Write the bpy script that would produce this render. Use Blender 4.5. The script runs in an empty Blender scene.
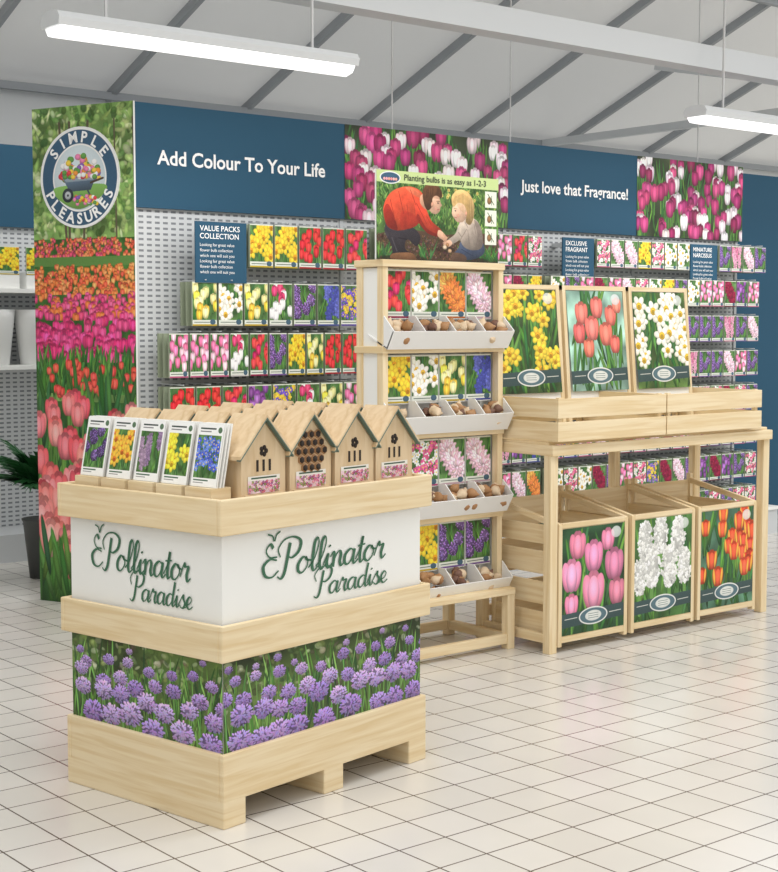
import bpy, bmesh, math, random
import numpy as np
from mathutils import Vector, Matrix
random.seed(7); RS=np.random.RandomState(5)
S=bpy.context.scene
S.view_settings.view_transform='Standard'
def lin(c):
    return tuple(((x/255)/12.92 if x/255<=.04045 else ((x/255+.055)/1.055)**2.4) for x in c)
# ---------------- canvas painting ----------------
def up(a,h,w):
    n,m=a.shape[:2]
    ys=np.linspace(0,n-1,h); xs=np.linspace(0,m-1,w)
    y0=np.clip(ys.astype(int),0,n-2); x0=np.clip(xs.astype(int),0,m-2)
    fy=(ys-y0)[:,None]; fx=(xs-x0)[None,:]
    if a.ndim==3: fy=fy[...,None]; fx=fx[...,None]
    A=a[y0][:,x0];B=a[y0][:,x0+1];C=a[y0+1][:,x0];D=a[y0+1][:,x0+1]
    return A*(1-fy)*(1-fx)+B*(1-fy)*fx+C*fy*(1-fx)+D*fy*fx
class Cv:
    def __init__(s,w,h,bg=(80,120,60)):
        s.w,s.h=w,h; s.a=np.ones((h,w,3))*np.array(bg,float)
    def mottle(s,amp,n,y0=0,y1=None):
        y1=s.h if y1 is None else y1
        h=y1-y0; k=max(2,int(n*h/s.w))
        g=up(RS.rand(k+1,n+1)-.5,h,s.w)+.5*up(RS.rand(2*k+1,2*n+1)-.5,h,s.w)
        s.a[y0:y1]*=(1+amp*g[...,None])
    def blur(s,n=1):
        for _ in range(n):
            p=np.pad(s.a,((1,1),(1,1),(0,0)),'edge')
            s.a=(p[:-2,1:-1]+p[2:,1:-1]+p[1:-1,:-2]+p[1:-1,2:]+2*p[1:-1,1:-1])/6
    def _bl(s,y0,y1,x0,x1,m,col):
        s.a[y0:y1,x0:x1]=s.a[y0:y1,x0:x1]*(1-m[...,None])+col*m[...,None]
    def ell(s,cx,cy,rx,ry,ang,col,sh=.3,al=1.,soft=1.):
        R=max(rx,ry)+1.5
        x0=max(0,int(cx-R));x1=min(s.w,int(cx+R)+2);y0=max(0,int(cy-R));y1=min(s.h,int(cy+R)+2)
        if x0>=x1 or y0>=y1: return
        yy,xx=np.mgrid[y0:y1,x0:x1]; dx=xx-cx;dy=yy-cy
        ca,sa=math.cos(ang),math.sin(ang)
        u=(dx*ca+dy*sa)/rx; v=(-dx*sa+dy*ca)/ry; r=np.sqrt(u*u+v*v)
        m=np.clip((1-r)*min(rx,ry)/soft+.5,0,1)*al
        f=1+sh*(.35-r*r*.8-.45*dy/R)
        s._bl(y0,y1,x0,x1,m,np.clip(f[...,None]*np.array(col,float),0,255))
    def line(s,ax,ay,bx,by,w,col):
        x0=max(0,int(min(ax,bx)-w-1));x1=min(s.w,int(max(ax,bx)+w)+2);y0=max(0,int(min(ay,by)-w-1));y1=min(s.h,int(max(ay,by)+w)+2)
        if x0>=x1 or y0>=y1: return
        yy,xx=np.mgrid[y0:y1,x0:x1]
        L=(bx-ax)**2+(by-ay)**2+1e-6
        t=np.clip(((xx-ax)*(bx-ax)+(yy-ay)*(by-ay))/L,0,1)
        d=np.hypot(xx-ax-t*(bx-ax),yy-ay-t*(by-ay))
        s._bl(y0,y1,x0,x1,np.clip(w/2-d+.5,0,1),np.array(col,float))
    def rect(s,x0,y0,x1,y1,col): s.a[max(0,int(y0)):int(y1),max(0,int(x0)):int(x1)]=col
    def blob(s,pts,col,sh=.25,smooth=True):
        if smooth:
            q=[];n=len(pts)
            for i in range(n):
                p0,p1,p2,p3=[np.array(pts[(i+k-1)%n],float) for k in range(4)]
                for t in np.linspace(0,1,6,endpoint=False):
                    q.append(.5*((2*p1)+(-p0+p2)*t+(2*p0-5*p1+4*p2-p3)*t*t+(-p0+3*p1-3*p2+p3)*t**3))
            pts=q
        P=np.array(pts,float); x0=max(0,int(P[:,0].min()));x1=min(s.w,int(P[:,0].max())+2);y0=max(0,int(P[:,1].min()));y1=min(s.h,int(P[:,1].max())+2)
        yy,xx=np.mgrid[y0:y1,x0:x1]; m=np.zeros(xx.shape,bool)
        for i in range(len(P)):
            ax,ay=P[i];bx,by=P[(i+1)%len(P)]
            if ay==by: continue
            m^=((ay>yy)!=(by>yy))&(xx<(bx-ax)*(yy-ay)/(by-ay)+ax)
        f=1+sh*(.5-(yy-y0)/max(1,(y1-y0)))+sh*.4*(.5-(xx-x0)/max(1,(x1-x0)))
        s._bl(y0,y1,x0,x1,m.astype(float),np.clip(f[...,None]*np.array(col,float),0,255))
def jit(c,a=18):
    k=1+(random.random()-.5)*a/60
    return tuple(max(0,min(255,x*k+random.uniform(-a,a)*.4)) for x in c)
GR=[(70,120,50),(50,100,45),(95,145,60),(60,110,60)]
def leaf(c,x,y,l,w,ang,col=None):
    col=col or jit(random.choice(GR)); c.ell(x+math.cos(ang)*l/2,y-math.sin(ang)*l/2,l/2,w/2,-ang,col,.5)
def tulip(c,x,y,s,col,stem=0):
    if stem: c.line(x,y+s*.3,x+random.uniform(-.1,.1)*stem,y+stem,max(1.2,s*.09),jit((95,145,65)))
    col=jit(col,14); d=tuple(v*.8 for v in col); l=tuple(min(255,v*1.06+14) for v in col)
    c.ell(x-.1*s,y-.05*s,.17*s,.46*s,.12,d,.3); c.ell(x+.1*s,y-.05*s,.17*s,.46*s,-.12,d,.3)
    c.ell(x-.19*s,y+.04*s,.17*s,.45*s,-.13,col,.4); c.ell(x+.19*s,y+.04*s,.17*s,.45*s,.13,col,.4)
    c.ell(x,y+.07*s,.2*s,.43*s,0,l,.45)
def daff(c,x,y,s,pet,cup,stem=0):
    if stem: c.line(x,y,x+random.uniform(-.1,.1)*stem,y+stem,max(1.2,s*.08),jit((85,140,60)))
    a0=random.random()
    for k in range(6):
        a=a0+k*math.pi/3; c.ell(x+math.cos(a)*.3*s,y+math.sin(a)*.3*s,.27*s,.18*s,a,jit(pet,8),.3)
    c.ell(x,y,.2*s,.2*s,0,cup,.4); c.ell(x,y+.02*s,.11*s,.1*s,0,tuple(v*.75 for v in cup),.2)
def allium(c,x,y,r,col,stem=0,n=70):
    if stem: c.line(x,y,x+random.uniform(-.08,.08)*stem,y+stem,max(1.3,r*.14),jit((105,155,75)))
    c.ell(x,y,r*.95,r*.9,0,tuple(v*.62 for v in col),.5)
    for _ in range(n):
        a=random.random()*6.28;q=math.sqrt(random.random())*r
        k=1.05-.35*(q/r)*math.sin(a)*.8
        cc=tuple(min(255,v*k+random.uniform(-8,22)) for v in col)
        c.ell(x+math.cos(a)*q,y+math.sin(a)*q*.95,r*.13,r*.075,a,cc,.1)
def hyac(c,x,y,s,col,stem=0):
    if stem: c.line(x,y,x,y+stem,s*.12,(110,160,80))
    c.ell(x,y,s*.2,s*.48,0,tuple(v*.78 for v in col),.3)
    for _ in range(60):
        t=random.uniform(-.5,.5); w=.24*math.sqrt(max(.05,1-(t*1.9)**2))
        px=x+random.uniform(-w,w)*s;py=y+t*s; k=random.uniform(.8,1.08); cc=tuple(min(255,v*k) for v in col)
        for q in range(3): c.ell(px+random.uniform(-.04,.04)*s,py+random.uniform(-.04,.04)*s,.065*s,.035*s,random.random()*3,cc,.2)
def bg(c,base=(55,95,45),nl=60,ls=.5):
    c.a[:]=base; c.mottle(.7,6)
    for _ in range(nl):
        leaf(c,random.uniform(0,c.w),random.uniform(.3*c.h,c.h*1.1),c.h*ls*random.uniform(.5,1),c.w*.05,random.uniform(1.1,2.0))
def img(name,c):
    g=c.a.mean(axis=2,keepdims=True); a=c.a*.92+g*.08+RS.normal(0,4,(c.h,c.w,1))
    im=bpy.data.images.new(name,c.w,c.h); p=np.ones((c.h,c.w,4),np.float32)
    p[:,:,:3]=np.clip(a[::-1]/255,0,1); im.pixels.foreach_set(p.ravel()); im.update(); im.pack(); return im
# ---------------- materials ----------------
def mat(name,col,rough=.5,metal=0,emit=0,spec=.5):
    m=bpy.data.materials.new(name); m.use_nodes=True; b=m.node_tree.nodes['Principled BSDF']
    b.inputs['Base Color'].default_value=(*lin(col),1); b.inputs['Roughness'].default_value=rough; b.inputs['Metallic'].default_value=metal
    b.inputs['Specular IOR Level'].default_value=spec
    if emit: b.inputs['Emission Color'].default_value=(1,1,1,1); b.inputs['Emission Strength'].default_value=emit
    return m
def imat(name,c,rough=.45):
    m=mat(name,(255,255,255),rough,spec=.3); nt=m.node_tree; t=nt.nodes.new('ShaderNodeTexImage'); t.image=img(name,c); t.extension='EXTEND'
    nt.links.new(t.outputs['Color'],nt.nodes['Principled BSDF'].inputs['Base Color']); return m
def wood(name,scale,c1=(238,219,182),c2=(226,201,156)):
    m=mat(name,c1,.55,spec=.3); nt=m.node_tree; N=nt.nodes.new; L=nt.links.new; b=nt.nodes['Principled BSDF']
    tc=N('ShaderNodeTexCoord'); mp=N('ShaderNodeMapping'); mp.inputs['Scale'].default_value=scale
    n=N('ShaderNodeTexNoise'); n.inputs['Scale'].default_value=1; n.inputs['Detail'].default_value=4; n.inputs['Distortion'].default_value=.6
    r=N('ShaderNodeValToRGB'); r.color_ramp.elements[0].position=.36; r.color_ramp.elements[0].color=(*lin(c2),1); r.color_ramp.elements[1].position=.6; r.color_ramp.elements[1].color=(*lin(c1),1)
    L(tc.outputs['Object'],mp.inputs['Vector']); L(mp.outputs['Vector'],n.inputs['Vector']); L(n.outputs['Fac'],r.inputs['Fac']); L(r.outputs['Color'],b.inputs['Base Color'])
    bp=N('ShaderNodeBump'); bp.inputs['Strength'].default_value=.08; L(n.outputs['Fac'],bp.inputs['Height']); L(bp.outputs['Normal'],b.inputs['Normal'])
    return m
WH=wood('pine_wood_horizontal',(2.2,2.2,45)); WV=wood('pine_wood_vertical',(40,40,2))
WHOUSE=wood('birch_wood',(25,25,4),(224,200,164),(208,180,140))
WHITE=mat('white_board',(242,242,238),.5); NAVY=mat('navy_blue_panel',(48,88,113),.6,spec=.2); METAL=mat('light_grey_metal',(205,208,210),.4)
CARDB=mat('packet_back_card',(150,160,135),.6)
STEEL=mat('grey_steel_paint',(160,164,168),.5); DARK=mat('dark_hole',(45,35,28),.8); GREEN=mat('dark_green_ink',(74,114,90),.6,spec=.1)
TEXTW=mat('white_lettering',(255,255,255),.5); TEXTD=mat('dark_lettering',(40,50,45),.5); TEAL=mat('grey_green_roofing',(96,118,108),.6)
LAMPG=mat('lamp_diffuser',(255,255,255),.4,emit=1.2); LAMPW=mat('lamp_housing',(215,218,220),.3)
WIRE=mat('steel_wire',(200,200,200),.4)
PLASTIC=mat('white_plastic_tray',(240,240,238),.3); POT=mat('white_pot',(238,238,236),.4); LEAF=mat('leaf_green',(36,92,46),.45); POTD=mat('dark_pot',(70,72,70),.5)
BULBS=[mat('bulb_brown',(172,128,86),.6),mat('bulb_cream',(222,198,166),.6),mat('bulb_dark',(120,86,70),.6)]
def pegmat():
    m=mat('slotted_pegboard',(214,216,216),.5); nt=m.node_tree;N=nt.nodes.new;L=nt.links.new
    tc=N('ShaderNodeTexCoord'); sp=N('ShaderNodeSeparateXYZ'); L(tc.outputs['Object'],sp.inputs[0])
    def fr(sock,k,w):
        a=N('ShaderNodeMath');a.operation='MULTIPLY';a.inputs[1].default_value=k;L(sock,a.inputs[0])
        f=N('ShaderNodeMath');f.operation='FRACT';L(a.outputs[0],f.inputs[0])
        c=N('ShaderNodeMath');c.operation='LESS_THAN';c.inputs[1].default_value=w;L(f.outputs[0],c.inputs[0]);return c.outputs[0]
    x=fr(sp.outputs['X'],18,.6); z=fr(sp.outputs['Z'],30,.4)
    mu=N('ShaderNodeMath');mu.operation='MULTIPLY';L(x,mu.inputs[0]);L(z,mu.inputs[1])
    mx=N('ShaderNodeMix');mx.data_type='RGBA';mx.inputs[6].default_value=(*lin((212,214,215)),1);mx.inputs[7].default_value=(*lin((132,136,140)),1)
    L(mu.outputs[0],mx.inputs[0]);L(mx.outputs[2],nt.nodes['Principled BSDF'].inputs['Base Color']);return m
PEG=pegmat()
def tilemat():
    m=mat('floor_tiles',(225,221,213),.22); nt=m.node_tree;N=nt.nodes.new;L=nt.links.new
    tc=N('ShaderNodeTexCoord'); b=N('ShaderNodeTexBrick'); b.offset=0; b.squash=1
    b.inputs['Scale'].default_value=1;b.inputs['Brick Width'].default_value=.2;b.inputs['Row Height'].default_value=.2
    b.inputs['Mortar Size'].default_value=.0033;b.inputs['Mortar Smooth'].default_value=.1
    b.inputs['Color1'].default_value=(*lin((230,226,219)),1);b.inputs['Color2'].default_value=(*lin((222,218,210)),1);b.inputs['Mortar'].default_value=(*lin((96,84,74)),1)
    L(tc.outputs['Object'],b.inputs['Vector'])
    n=N('ShaderNodeTexNoise');n.inputs['Scale'].default_value=1.2;n.inputs['Detail'].default_value=4
    L(tc.outputs['Object'],n.inputs['Vector'])
    r=N('ShaderNodeValToRGB');r.color_ramp.elements[0].position=.3;r.color_ramp.elements[0].color=(.9,.9,.9,1);r.color_ramp.elements[1].position=.7;L(n.outputs['Fac'],r.inputs[0])
    mx=N('ShaderNodeMix');mx.data_type='RGBA';mx.blend_type='MULTIPLY';mx.inputs[0].default_value=1;L(b.outputs['Color'],mx.inputs[6]);L(r.outputs[0],mx.inputs[7])
    P=nt.nodes['Principled BSDF'];L(mx.outputs[2],P.inputs['Base Color']);return m
TILE=tilemat()
ROOF=mat('glowing_roof_lining',(226,226,224),.8,spec=.1,emit=.12); WALLM=mat('wall_paint',(222,224,224),.8)  # roof emission added to brighten the lining, standing in for daylight through it
# ---------------- mesh builder ----------------
class MB:
    def __init__(s): s.v=[];s.f=[];s.uv=[];s.m=[];s.mats=[];s.sm=[]
    def face(s,pts,m,uvs=None,sm=False):
        i=len(s.v); s.v+=[tuple(p) for p in pts]; s.f.append(tuple(range(i,i+len(pts)))); s.uv.append(uvs or [(0,0)]*len(pts))
        if m not in s.mats: s.mats.append(m)
        s.m.append(s.mats.index(m)); s.sm.append(sm)
    def idx(s,vs,fs,m,sm=False):
        i=len(s.v); s.v+=[tuple(p) for p in vs]
        if m not in s.mats: s.mats.append(m)
        for f in fs: s.f.append(tuple(i+k for k in f)); s.uv.append([(0,0)]*len(f)); s.m.append(s.mats.index(m)); s.sm.append(sm)
    def ext(s,pts,vec,m):
        n=len(pts); a=[Vector(p) for p in pts]; b=[p+Vector(vec) for p in a]
        fs=[tuple(range(n-1,-1,-1)),tuple(range(n,2*n))]+[(i,(i+1)%n,n+(i+1)%n,n+i) for i in range(n)]
        s.idx(a+b,fs,m)
    def box(s,x0,x1,y0,y1,z0,z1,m): s.ext([(x0,y0,z0),(x1,y0,z0),(x1,y1,z0),(x0,y1,z0)],(0,0,z1-z0),m)
    def beam(s,a,b,w,h,m):
        a=Vector(a);b=Vector(b);d=(b-a).normalized();upv=Vector((0,0,1)) if abs(d.z)<.9 else Vector((1,0,0))
        r=d.cross(upv).normalized()*w/2;u=r.cross(d).normalized()*h/2
        s.ext([a-r-u,a+r-u,a+r+u,a-r+u],b-a,m)
    def quad(s,o,xd,yd,w,h,m,uv=(0,0,1,1)):
        o=Vector(o);x=Vector(xd)*w;y=Vector(yd)*h;u0,v0,u1,v1=uv
        s.face([o,o+x,o+x+y,o+y],m,[(u0,v0),(u1,v0),(u1,v1),(u0,v1)])
    def lathe(s,c,prof,m,n=12,ax=Vector((0,0,1))):
        ax=Vector(ax).normalized();t=Vector((1,0,0)) if abs(ax.x)<.9 else Vector((0,1,0));u=ax.cross(t).normalized();w=ax.cross(u)
        vs=[];c=Vector(c)
        for r,z in prof:
            for k in range(n):
                a=2*math.pi*k/n; vs.append(c+ax*z+u*(r*math.cos(a))+w*(r*math.sin(a)))
        fs=[(j*n+k,j*n+(k+1)%n,(j+1)*n+(k+1)%n,(j+1)*n+k) for j in range(len(prof)-1) for k in range(n)]
        fs+=[tuple(range(n-1,-1,-1)),tuple((len(prof)-1)*n+k for k in range(n))]
        s.idx(vs,fs,m,True)
    def build(s,name,parent=None,M=None,bev=0,fix=True):
        me=bpy.data.meshes.new(name); me.from_pydata(s.v,[],s.f)
        for m in s.mats: me.materials.append(m)
        uvl=me.uv_layers.new(name='UVMap')
        for p in me.polygons:
            p.material_index=s.m[p.index]; p.use_smooth=s.sm[p.index]
            for j,li in enumerate(p.loop_indices): uvl.data[li].uv=s.uv[p.index][j]
        if fix:
            bm=bmesh.new();bm.from_mesh(me);bmesh.ops.recalc_face_normals(bm,faces=bm.faces);bm.to_mesh(me);bm.free()
        o=bpy.data.objects.new(name,me); S.collection.objects.link(o)
        if parent: o.parent=parent
        if M is not None: o.matrix_world=M
        if bev:
            b=o.modifiers.new('bevel','BEVEL');b.width=bev;b.segments=2;b.limit_method='ANGLE'
        return o
def empty(name,M=None):
    e=bpy.data.objects.new(name,None); e.empty_display_size=.1; S.collection.objects.link(e)
    if M is not None: e.matrix_world=M
    return e
_tc={}
def text_pts(st,bold=0.0):
    k=(st,bold)
    if k in _tc: return _tc[k]
    cu=bpy.data.curves.new('tmp','FONT');cu.body=st;cu.offset=bold;cu.resolution_u=3
    o=bpy.data.objects.new('tmp',cu);S.collection.objects.link(o);bpy.context.view_layer.update()
    dg=bpy.context.evaluated_depsgraph_get();me=bpy.data.meshes.new_from_object(o.evaluated_get(dg))
    vs=[(v.co.x,v.co.y) for v in me.vertices];fs=[tuple(p.vertices) for p in me.polygons]
    bpy.data.objects.remove(o);bpy.data.curves.remove(cu);bpy.data.meshes.remove(me)
    _tc[k]=(vs,fs);return vs,fs
def text(mb,st,o,xd,yd,m,width=None,size=None,center=True,bold=0.0,maxw=None):
    vs,fs=text_pts(st,bold)
    if not vs: return
    x0=min(v[0] for v in vs);x1=max(v[0] for v in vs)
    k=width/(x1-x0) if width else size
    if maxw: k=min(k,maxw/(x1-x0))
    cx=(x0+x1)/2 if center else x0; cy=.35 if center else 0
    o=Vector(o);xd=Vector(xd);yd=Vector(yd)
    mb.idx([o+xd*((v[0]-cx)*k)+yd*((v[1]-cy)*k) for v in vs],fs,m)
# ---------------- script lettering ----------------
A_=[[(.8,.85),(.5,1.02),(.12,.7),(.1,.2),(.35,0),(.65,.3),(.82,.95)]]
GL={'o':([[(.75,.85),(.4,1.02),(.08,.6),(.12,.15),(.42,0),(.75,.35),(.78,.75),(.6,1.0),(.72,.8),(1.05,.72)]],.98),
'l':([[(-.1,.25),(.3,.8),(.55,1.7),(.45,2.15),(.25,1.9),(.18,1.2),(.18,.35),(.35,0),(.65,.25)]],.58),
'i':([[(-.1,.25),(.2,.95),(.17,.4),(.3,0),(.6,.25)],[(.26,1.36),(.28,1.46),(.3,1.4)]],.52),
'n':([[(-.1,.7),(.1,1),(.2,.8),(.17,0)],[(.17,.3),(.4,.85),(.62,1.0),(.75,.75),(.7,.3),(.84,0),(1.1,.25)]],1.0),
'a':(A_+[[(.84,1.0),(.78,.3),(.92,0),(1.2,.25)]],1.08),
't':([[(-.1,.25),(.25,1.0),(.38,1.75),(.25,.6),(.35,0),(.65,.25)],[(0,1.12),(.62,1.2)]],.58),
'r':([[(-.1,.25),(.22,1.15),(.32,.92),(.62,.95),(.5,.4),(.62,0),(.9,.25)]],.8),
'd':(A_+[[(.95,2.05),(.82,1.0),(.78,.3),(.92,0),(1.2,.25)]],1.08),
's':([[(-.1,.2),(.4,1.1),(.45,.8),(.68,.4),(.5,.02),(.2,.05),(.15,.2)],[(.5,.02),(.8,.12),(.95,.28)]],.8),
'e':([[(-.1,.25),(.42,.45),(.6,.8),(.4,1.02),(.12,.7),(.13,.25),(.42,0),(.8,.25)]],.72),
'P':([[(.55,2.1),(.45,1.2),(.32,.2),(.08,-.15),(-.2,.02)],[(-.1,1.25),(-.3,1.8),(.1,2.35),(.8,2.45),(1.35,2.1),(1.25,1.45),(.8,1.12),(.5,1.2)]],1.25)}
def script(mb,word,o,xd,yd,sx,sy,m,slant=.12,extra=None):
    o=Vector(o);xd=Vector(xd);yd=Vector(yd);n=xd.cross(yd);x=0;lay=0
    jobs=[]
    for ch in word:
        st,adv=GL[ch]
        for s_ in st: jobs.append([(p[0]+x,p[1]) for p in s_])
        x+=adv
    for s_ in (extra or []): jobs.append(s_)
    for s_ in jobs:
        q=[];P=[np.array(p,float) for p in s_];P=[2*P[0]-P[1]]+P+[2*P[-1]-P[-2]]
        for i in range(1,len(P)-2):
            for t in np.linspace(0,1,8,endpoint=False):
                p0,p1,p2,p3=P[i-1:i+3]; q.append(.5*((2*p1)+(-p0+p2)*t+(2*p0-5*p1+4*p2-p3)*t*t+(-p0+3*p1-3*p2+p3)*t**3))
        q.append(P[-2]); q=[np.array(((p[0]+slant*p[1])*sx,p[1]*sy)) for p in q]
        Lp=[];Rp=[]
        for i in range(len(q)):
            d=q[min(i+1,len(q)-1)]-q[max(i-1,0)];l=np.hypot(*d)+1e-9;d=d/l
            w=(.05+.07*max(0,-d[1]))*(sx+sy)/2; nn=np.array((-d[1],d[0]))*w
            Lp.append(q[i]+nn);Rp.append(q[i]-nn)
        lay+=1; W=lambda p:o+xd*p[0]+yd*p[1]+n*(lay*.00004)
        mb.idx([W(p) for p in Lp]+[W(p) for p in Rp],[(i,i+1,len(q)+i+1,len(q)+i) for i in range(len(q)-1)],m)
# ---------------- paint pictures ----------------
def column_pic():
    c=Cv(330,1260); c.a[:]=(120,158,84); H=c.h
    c.mottle(.6,7)
    for _ in range(600): c.ell(random.uniform(0,330),random.uniform(0,330),random.uniform(4,18),random.uniform(3,11),random.random()*3,jit(random.choice([(140,176,92),(96,138,66),(184,206,130),(70,105,52),(215,225,175),(160,190,105)]),20),.3,.7,2)
    for k in range(6): x=random.uniform(0,330); c.line(x,40,x+random.uniform(-20,20),330,random.uniform(4,8),(100,90,70))
    def band(y0,y1,cols,s0,s1,n):
        c.a[y0:y1+10]=(60,105,45); c.mottle(.5,12,y0,y1+10)
        for i in range(n):
            y=y0+(y1-y0)*i/n; s=s0+(s1-s0)*i/n
            tulip(c,random.uniform(0,330),y,s,random.choice(cols))
    band(330,375,[(225,90,60),(235,130,80),(205,70,100)],10,14,260)
    c.a[375:400]=(100,145,70)
    band(398,470,[(240,125,60),(244,150,84),(228,86,60)],14,20,260)
    band(470,530,[(205,60,110),(225,80,130),(240,120,60)],18,26,150)
    band(535,640,[(215,50,114),(230,70,136),(200,50,104)],30,44,110)
    c.a[640:720]=(70,125,56); c.mottle(.6,14,640,720)
    for _ in range(200): leaf(c,random.uniform(0,330),random.uniform(650,740),60,7,random.uniform(1.2,1.9))
    for _ in range(40): tulip(c,random.uniform(0,330),random.uniform(640,720),random.uniform(20,30),(235,80,66))
    c.a[740:]=(54,100,46); c.mottle(.6,9,740,H)
    for _ in range(260): leaf(c,random.uniform(0,330),random.uniform(800,1270),random.uniform(100,190),14,random.uniform(1.2,1.9))
    for i in range(66):
        y=735+i*6.3; tulip(c,random.uniform(0,330),y,58+i*.75,random.choice([(236,98,104),(242,122,122),(228,80,92),(240,140,134)]),stem=140)
    for _ in range(60): leaf(c,random.uniform(0,330),random.uniform(1190,1290),random.uniform(100,170),18,random.uniform(1.2,1.9))
    return c
def tulip_header(seed):
    random.seed(seed); c=Cv(760,330,(60,72,46)); c.mottle(.8,10)
    for _ in range(160): leaf(c,random.uniform(0,760),random.uniform(60,380),110,9,random.uniform(1.2,1.9))
    for i in range(105):
        if i%4==0:
            for _ in range(3): leaf(c,random.uniform(0,760),i*3.1+120,120,9,random.uniform(1.2,1.9))
        tulip(c,random.uniform(0,760),5+i*3.1,random.uniform(58,78),random.choice([(172,48,104),(190,66,122),(140,34,82),(156,44,100),(232,220,222),(228,206,214),(184,60,112)]),stem=90)
    return c
def allium_pic(seed,w=880,h=362):
    random.seed(seed); c=Cv(w,h,(84,108,52)); c.mottle(.9,6)
    for _ in range(300): c.ell(random.uniform(0,w),random.uniform(0,h*.6),random.uniform(5,20),random.uniform(5,16),random.random()*3,jit(random.choice([(110,140,66),(50,66,36),(150,170,96),(75,95,50),(205,210,180),(110,90,75)]),20),.3,.5,3)
    for _ in range(260): leaf(c,random.uniform(0,w),random.uniform(h*.5,h*1.3),random.uniform(100,220),random.uniform(5,8),random.uniform(1.25,1.9),jit(random.choice([(90,135,55),(60,105,45),(120,165,80),(45,80,38)])))
    rows=[(.14,16,90),(.28,25,78),(.46,34,80),(.66,42,88),(.87,48,98)]
    for yf,r,st in rows:
        x=random.uniform(0,st)
        while x<w+20:
            rr=r*random.uniform(.85,1.1)
            if not(yf<.2 and random.random()<.45): allium(c,x,h*yf+random.uniform(-24,24),rr,random.choice([(164,132,196),(146,116,184),(178,150,208),(156,128,196)]),stem=h*.6,n=120)
            x+=st*random.uniform(.75,1.35)
    return c
def logo_band(c,y=.8):
    w,h=c.w,c.h
    c.blob([(0,h*y),(w,h*(y-.03)),(w,h*(y+.1)),(0,h*(y+.13))],(62,84,84),.1,False)
    c.ell(w*.5,h*(y+.05),w*.23,h*.085,0,(240,240,235),.1); c.ell(w*.5,h*(y+.05),w*.21,h*.072,0,(90,120,130),.1)
    c.ell(w*.5,h*(y+.05),w*.13,h*.05,0,(225,228,222),.1)
    for k in range(3): c.line(w*.42,h*(y+.03+.02*k),w*.58,h*(y+.03+.02*k),2,(90,110,110))
    c.line(w*.05,h*(y+.05),w*.24,h*(y+.045),3,(225,225,215)); c.line(w*.76,h*(y+.045),w*.95,h*(y+.04),3,(225,225,215))
    c.ell(w*.86,h*.08,w*.08,h*.055,0,(235,235,235),.1,.8)
def poster(kind):
    c=Cv(330,430)
    W,H=330,430
    if kind=='daff':
        bg(c,(60,82,45),80)
        for i in range(30): daff(c,random.uniform(0,W),random.uniform(0,.8)*H,random.uniform(56,74),(245,212,60),(238,172,40),stem=80)
    if kind=='coral':
        bg(c,(150,190,172),40,.6)
        for x,y,s in [(80,95,100),(170,70,96),(250,105,92),(60,180,92),(135,160,108),(215,185,104),(290,60,70),(110,245,84),(265,230,80)]: tulip(c,x,y,s,(236,112,98),stem=220)
    if kind=='whitedaff':
        bg(c,(85,115,55),80)
        for i in range(26): daff(c,random.uniform(0,W),30+i*11,random.uniform(66,90),(246,243,225),(244,196,50),stem=90)
    if kind=='pink':
        bg(c,(45,80,50),60)
        for x,y,s in [(240,60,90),(80,70,110),(165,120,125),(275,165,130),(50,190,130),(165,260,150),(290,280,110),(50,310,90)]: tulip(c,x,y,s*1.05,(238,132,168),stem=200)
    if kind=='whitehy':
        bg(c,(70,110,55),90)
        for x,y,s in [(60,90,150),(150,70,150),(250,90,160),(100,200,170),(200,210,170),(290,220,150),(30,240,140)]: hyac(c,x,y,s,(243,243,238),stem=160); hyac(c,x,y,s,(246,246,240))
    if kind=='orange':
        bg(c,(80,120,95),70)
        for i in range(22):
            x,y,s=random.uniform(0,W),20+i*13,random.uniform(72,92); tulip(c,x,y,s,(230,76,44),stem=120); c.ell(x-.25*s,y,.07*s,.4*s,-.13,(247,180,70),.2); c.ell(x+.25*s,y,.07*s,.4*s,.13,(247,180,70),.2)
    logo_band(c)
    return c
def cell(w,h,kind,label=True):
    c=Cv(w,h)
    ty,col,col2=kind
    bg(c,(84,124,66),40)
    n={'tulip':14,'daff':12,'allium':7,'hyac':7,'dots':64,'big':3}[ty]
    for i in range(n):
        x=random.uniform(0,w);y=h*(.08+.72*i/n);cc=random.choice([col,col2])
        if ty=='tulip': tulip(c,x,y,w*.34,cc,stem=h*.3)
        if ty=='daff': daff(c,x,y,w*.44,col,col2,stem=h*.3)
        if ty=='allium': allium(c,x,y,w*.2,cc,stem=h*.4,n=30)
        if ty=='hyac': hyac(c,x,y,w*.6,cc,stem=h*.3)
        if ty=='dots':
            for k in range(5): c.ell(x+w*.05*math.cos(k*1.257),y+w*.05*math.sin(k*1.257),w*.045,w*.035,k*1.257,jit(cc),.2)
            c.ell(x,y,w*.025,w*.025,0,(250,220,90))
        if ty=='big':
            x=w*(.3+.2*i);y=h*(.25+.2*i)
            for rr in (.3,.22,.14):
                for k in range(14): a=k*.449+rr*9; c.ell(x+w*rr*math.cos(a),y+w*rr*math.sin(a),w*.1,w*.05,a,jit(cc,20),.4)
    if label:
        c.rect(0,h*.86,w,h,(226,230,218)); c.rect(w*.08,h*.9,w*.7,h*.92,(70,90,80)); c.rect(0,h*.955,w,h,tuple(v*.8 for v in col))
        c.ell(w*.82,h*.9,w*.11,h*.06,0,(70,100,120),.1); c.rect(0,0,w,h*.04,(225,230,215))
        c.rect(0,0,3,h,(205,210,195));c.rect(w-3,0,w,h,(205,210,195))
    return c
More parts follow.
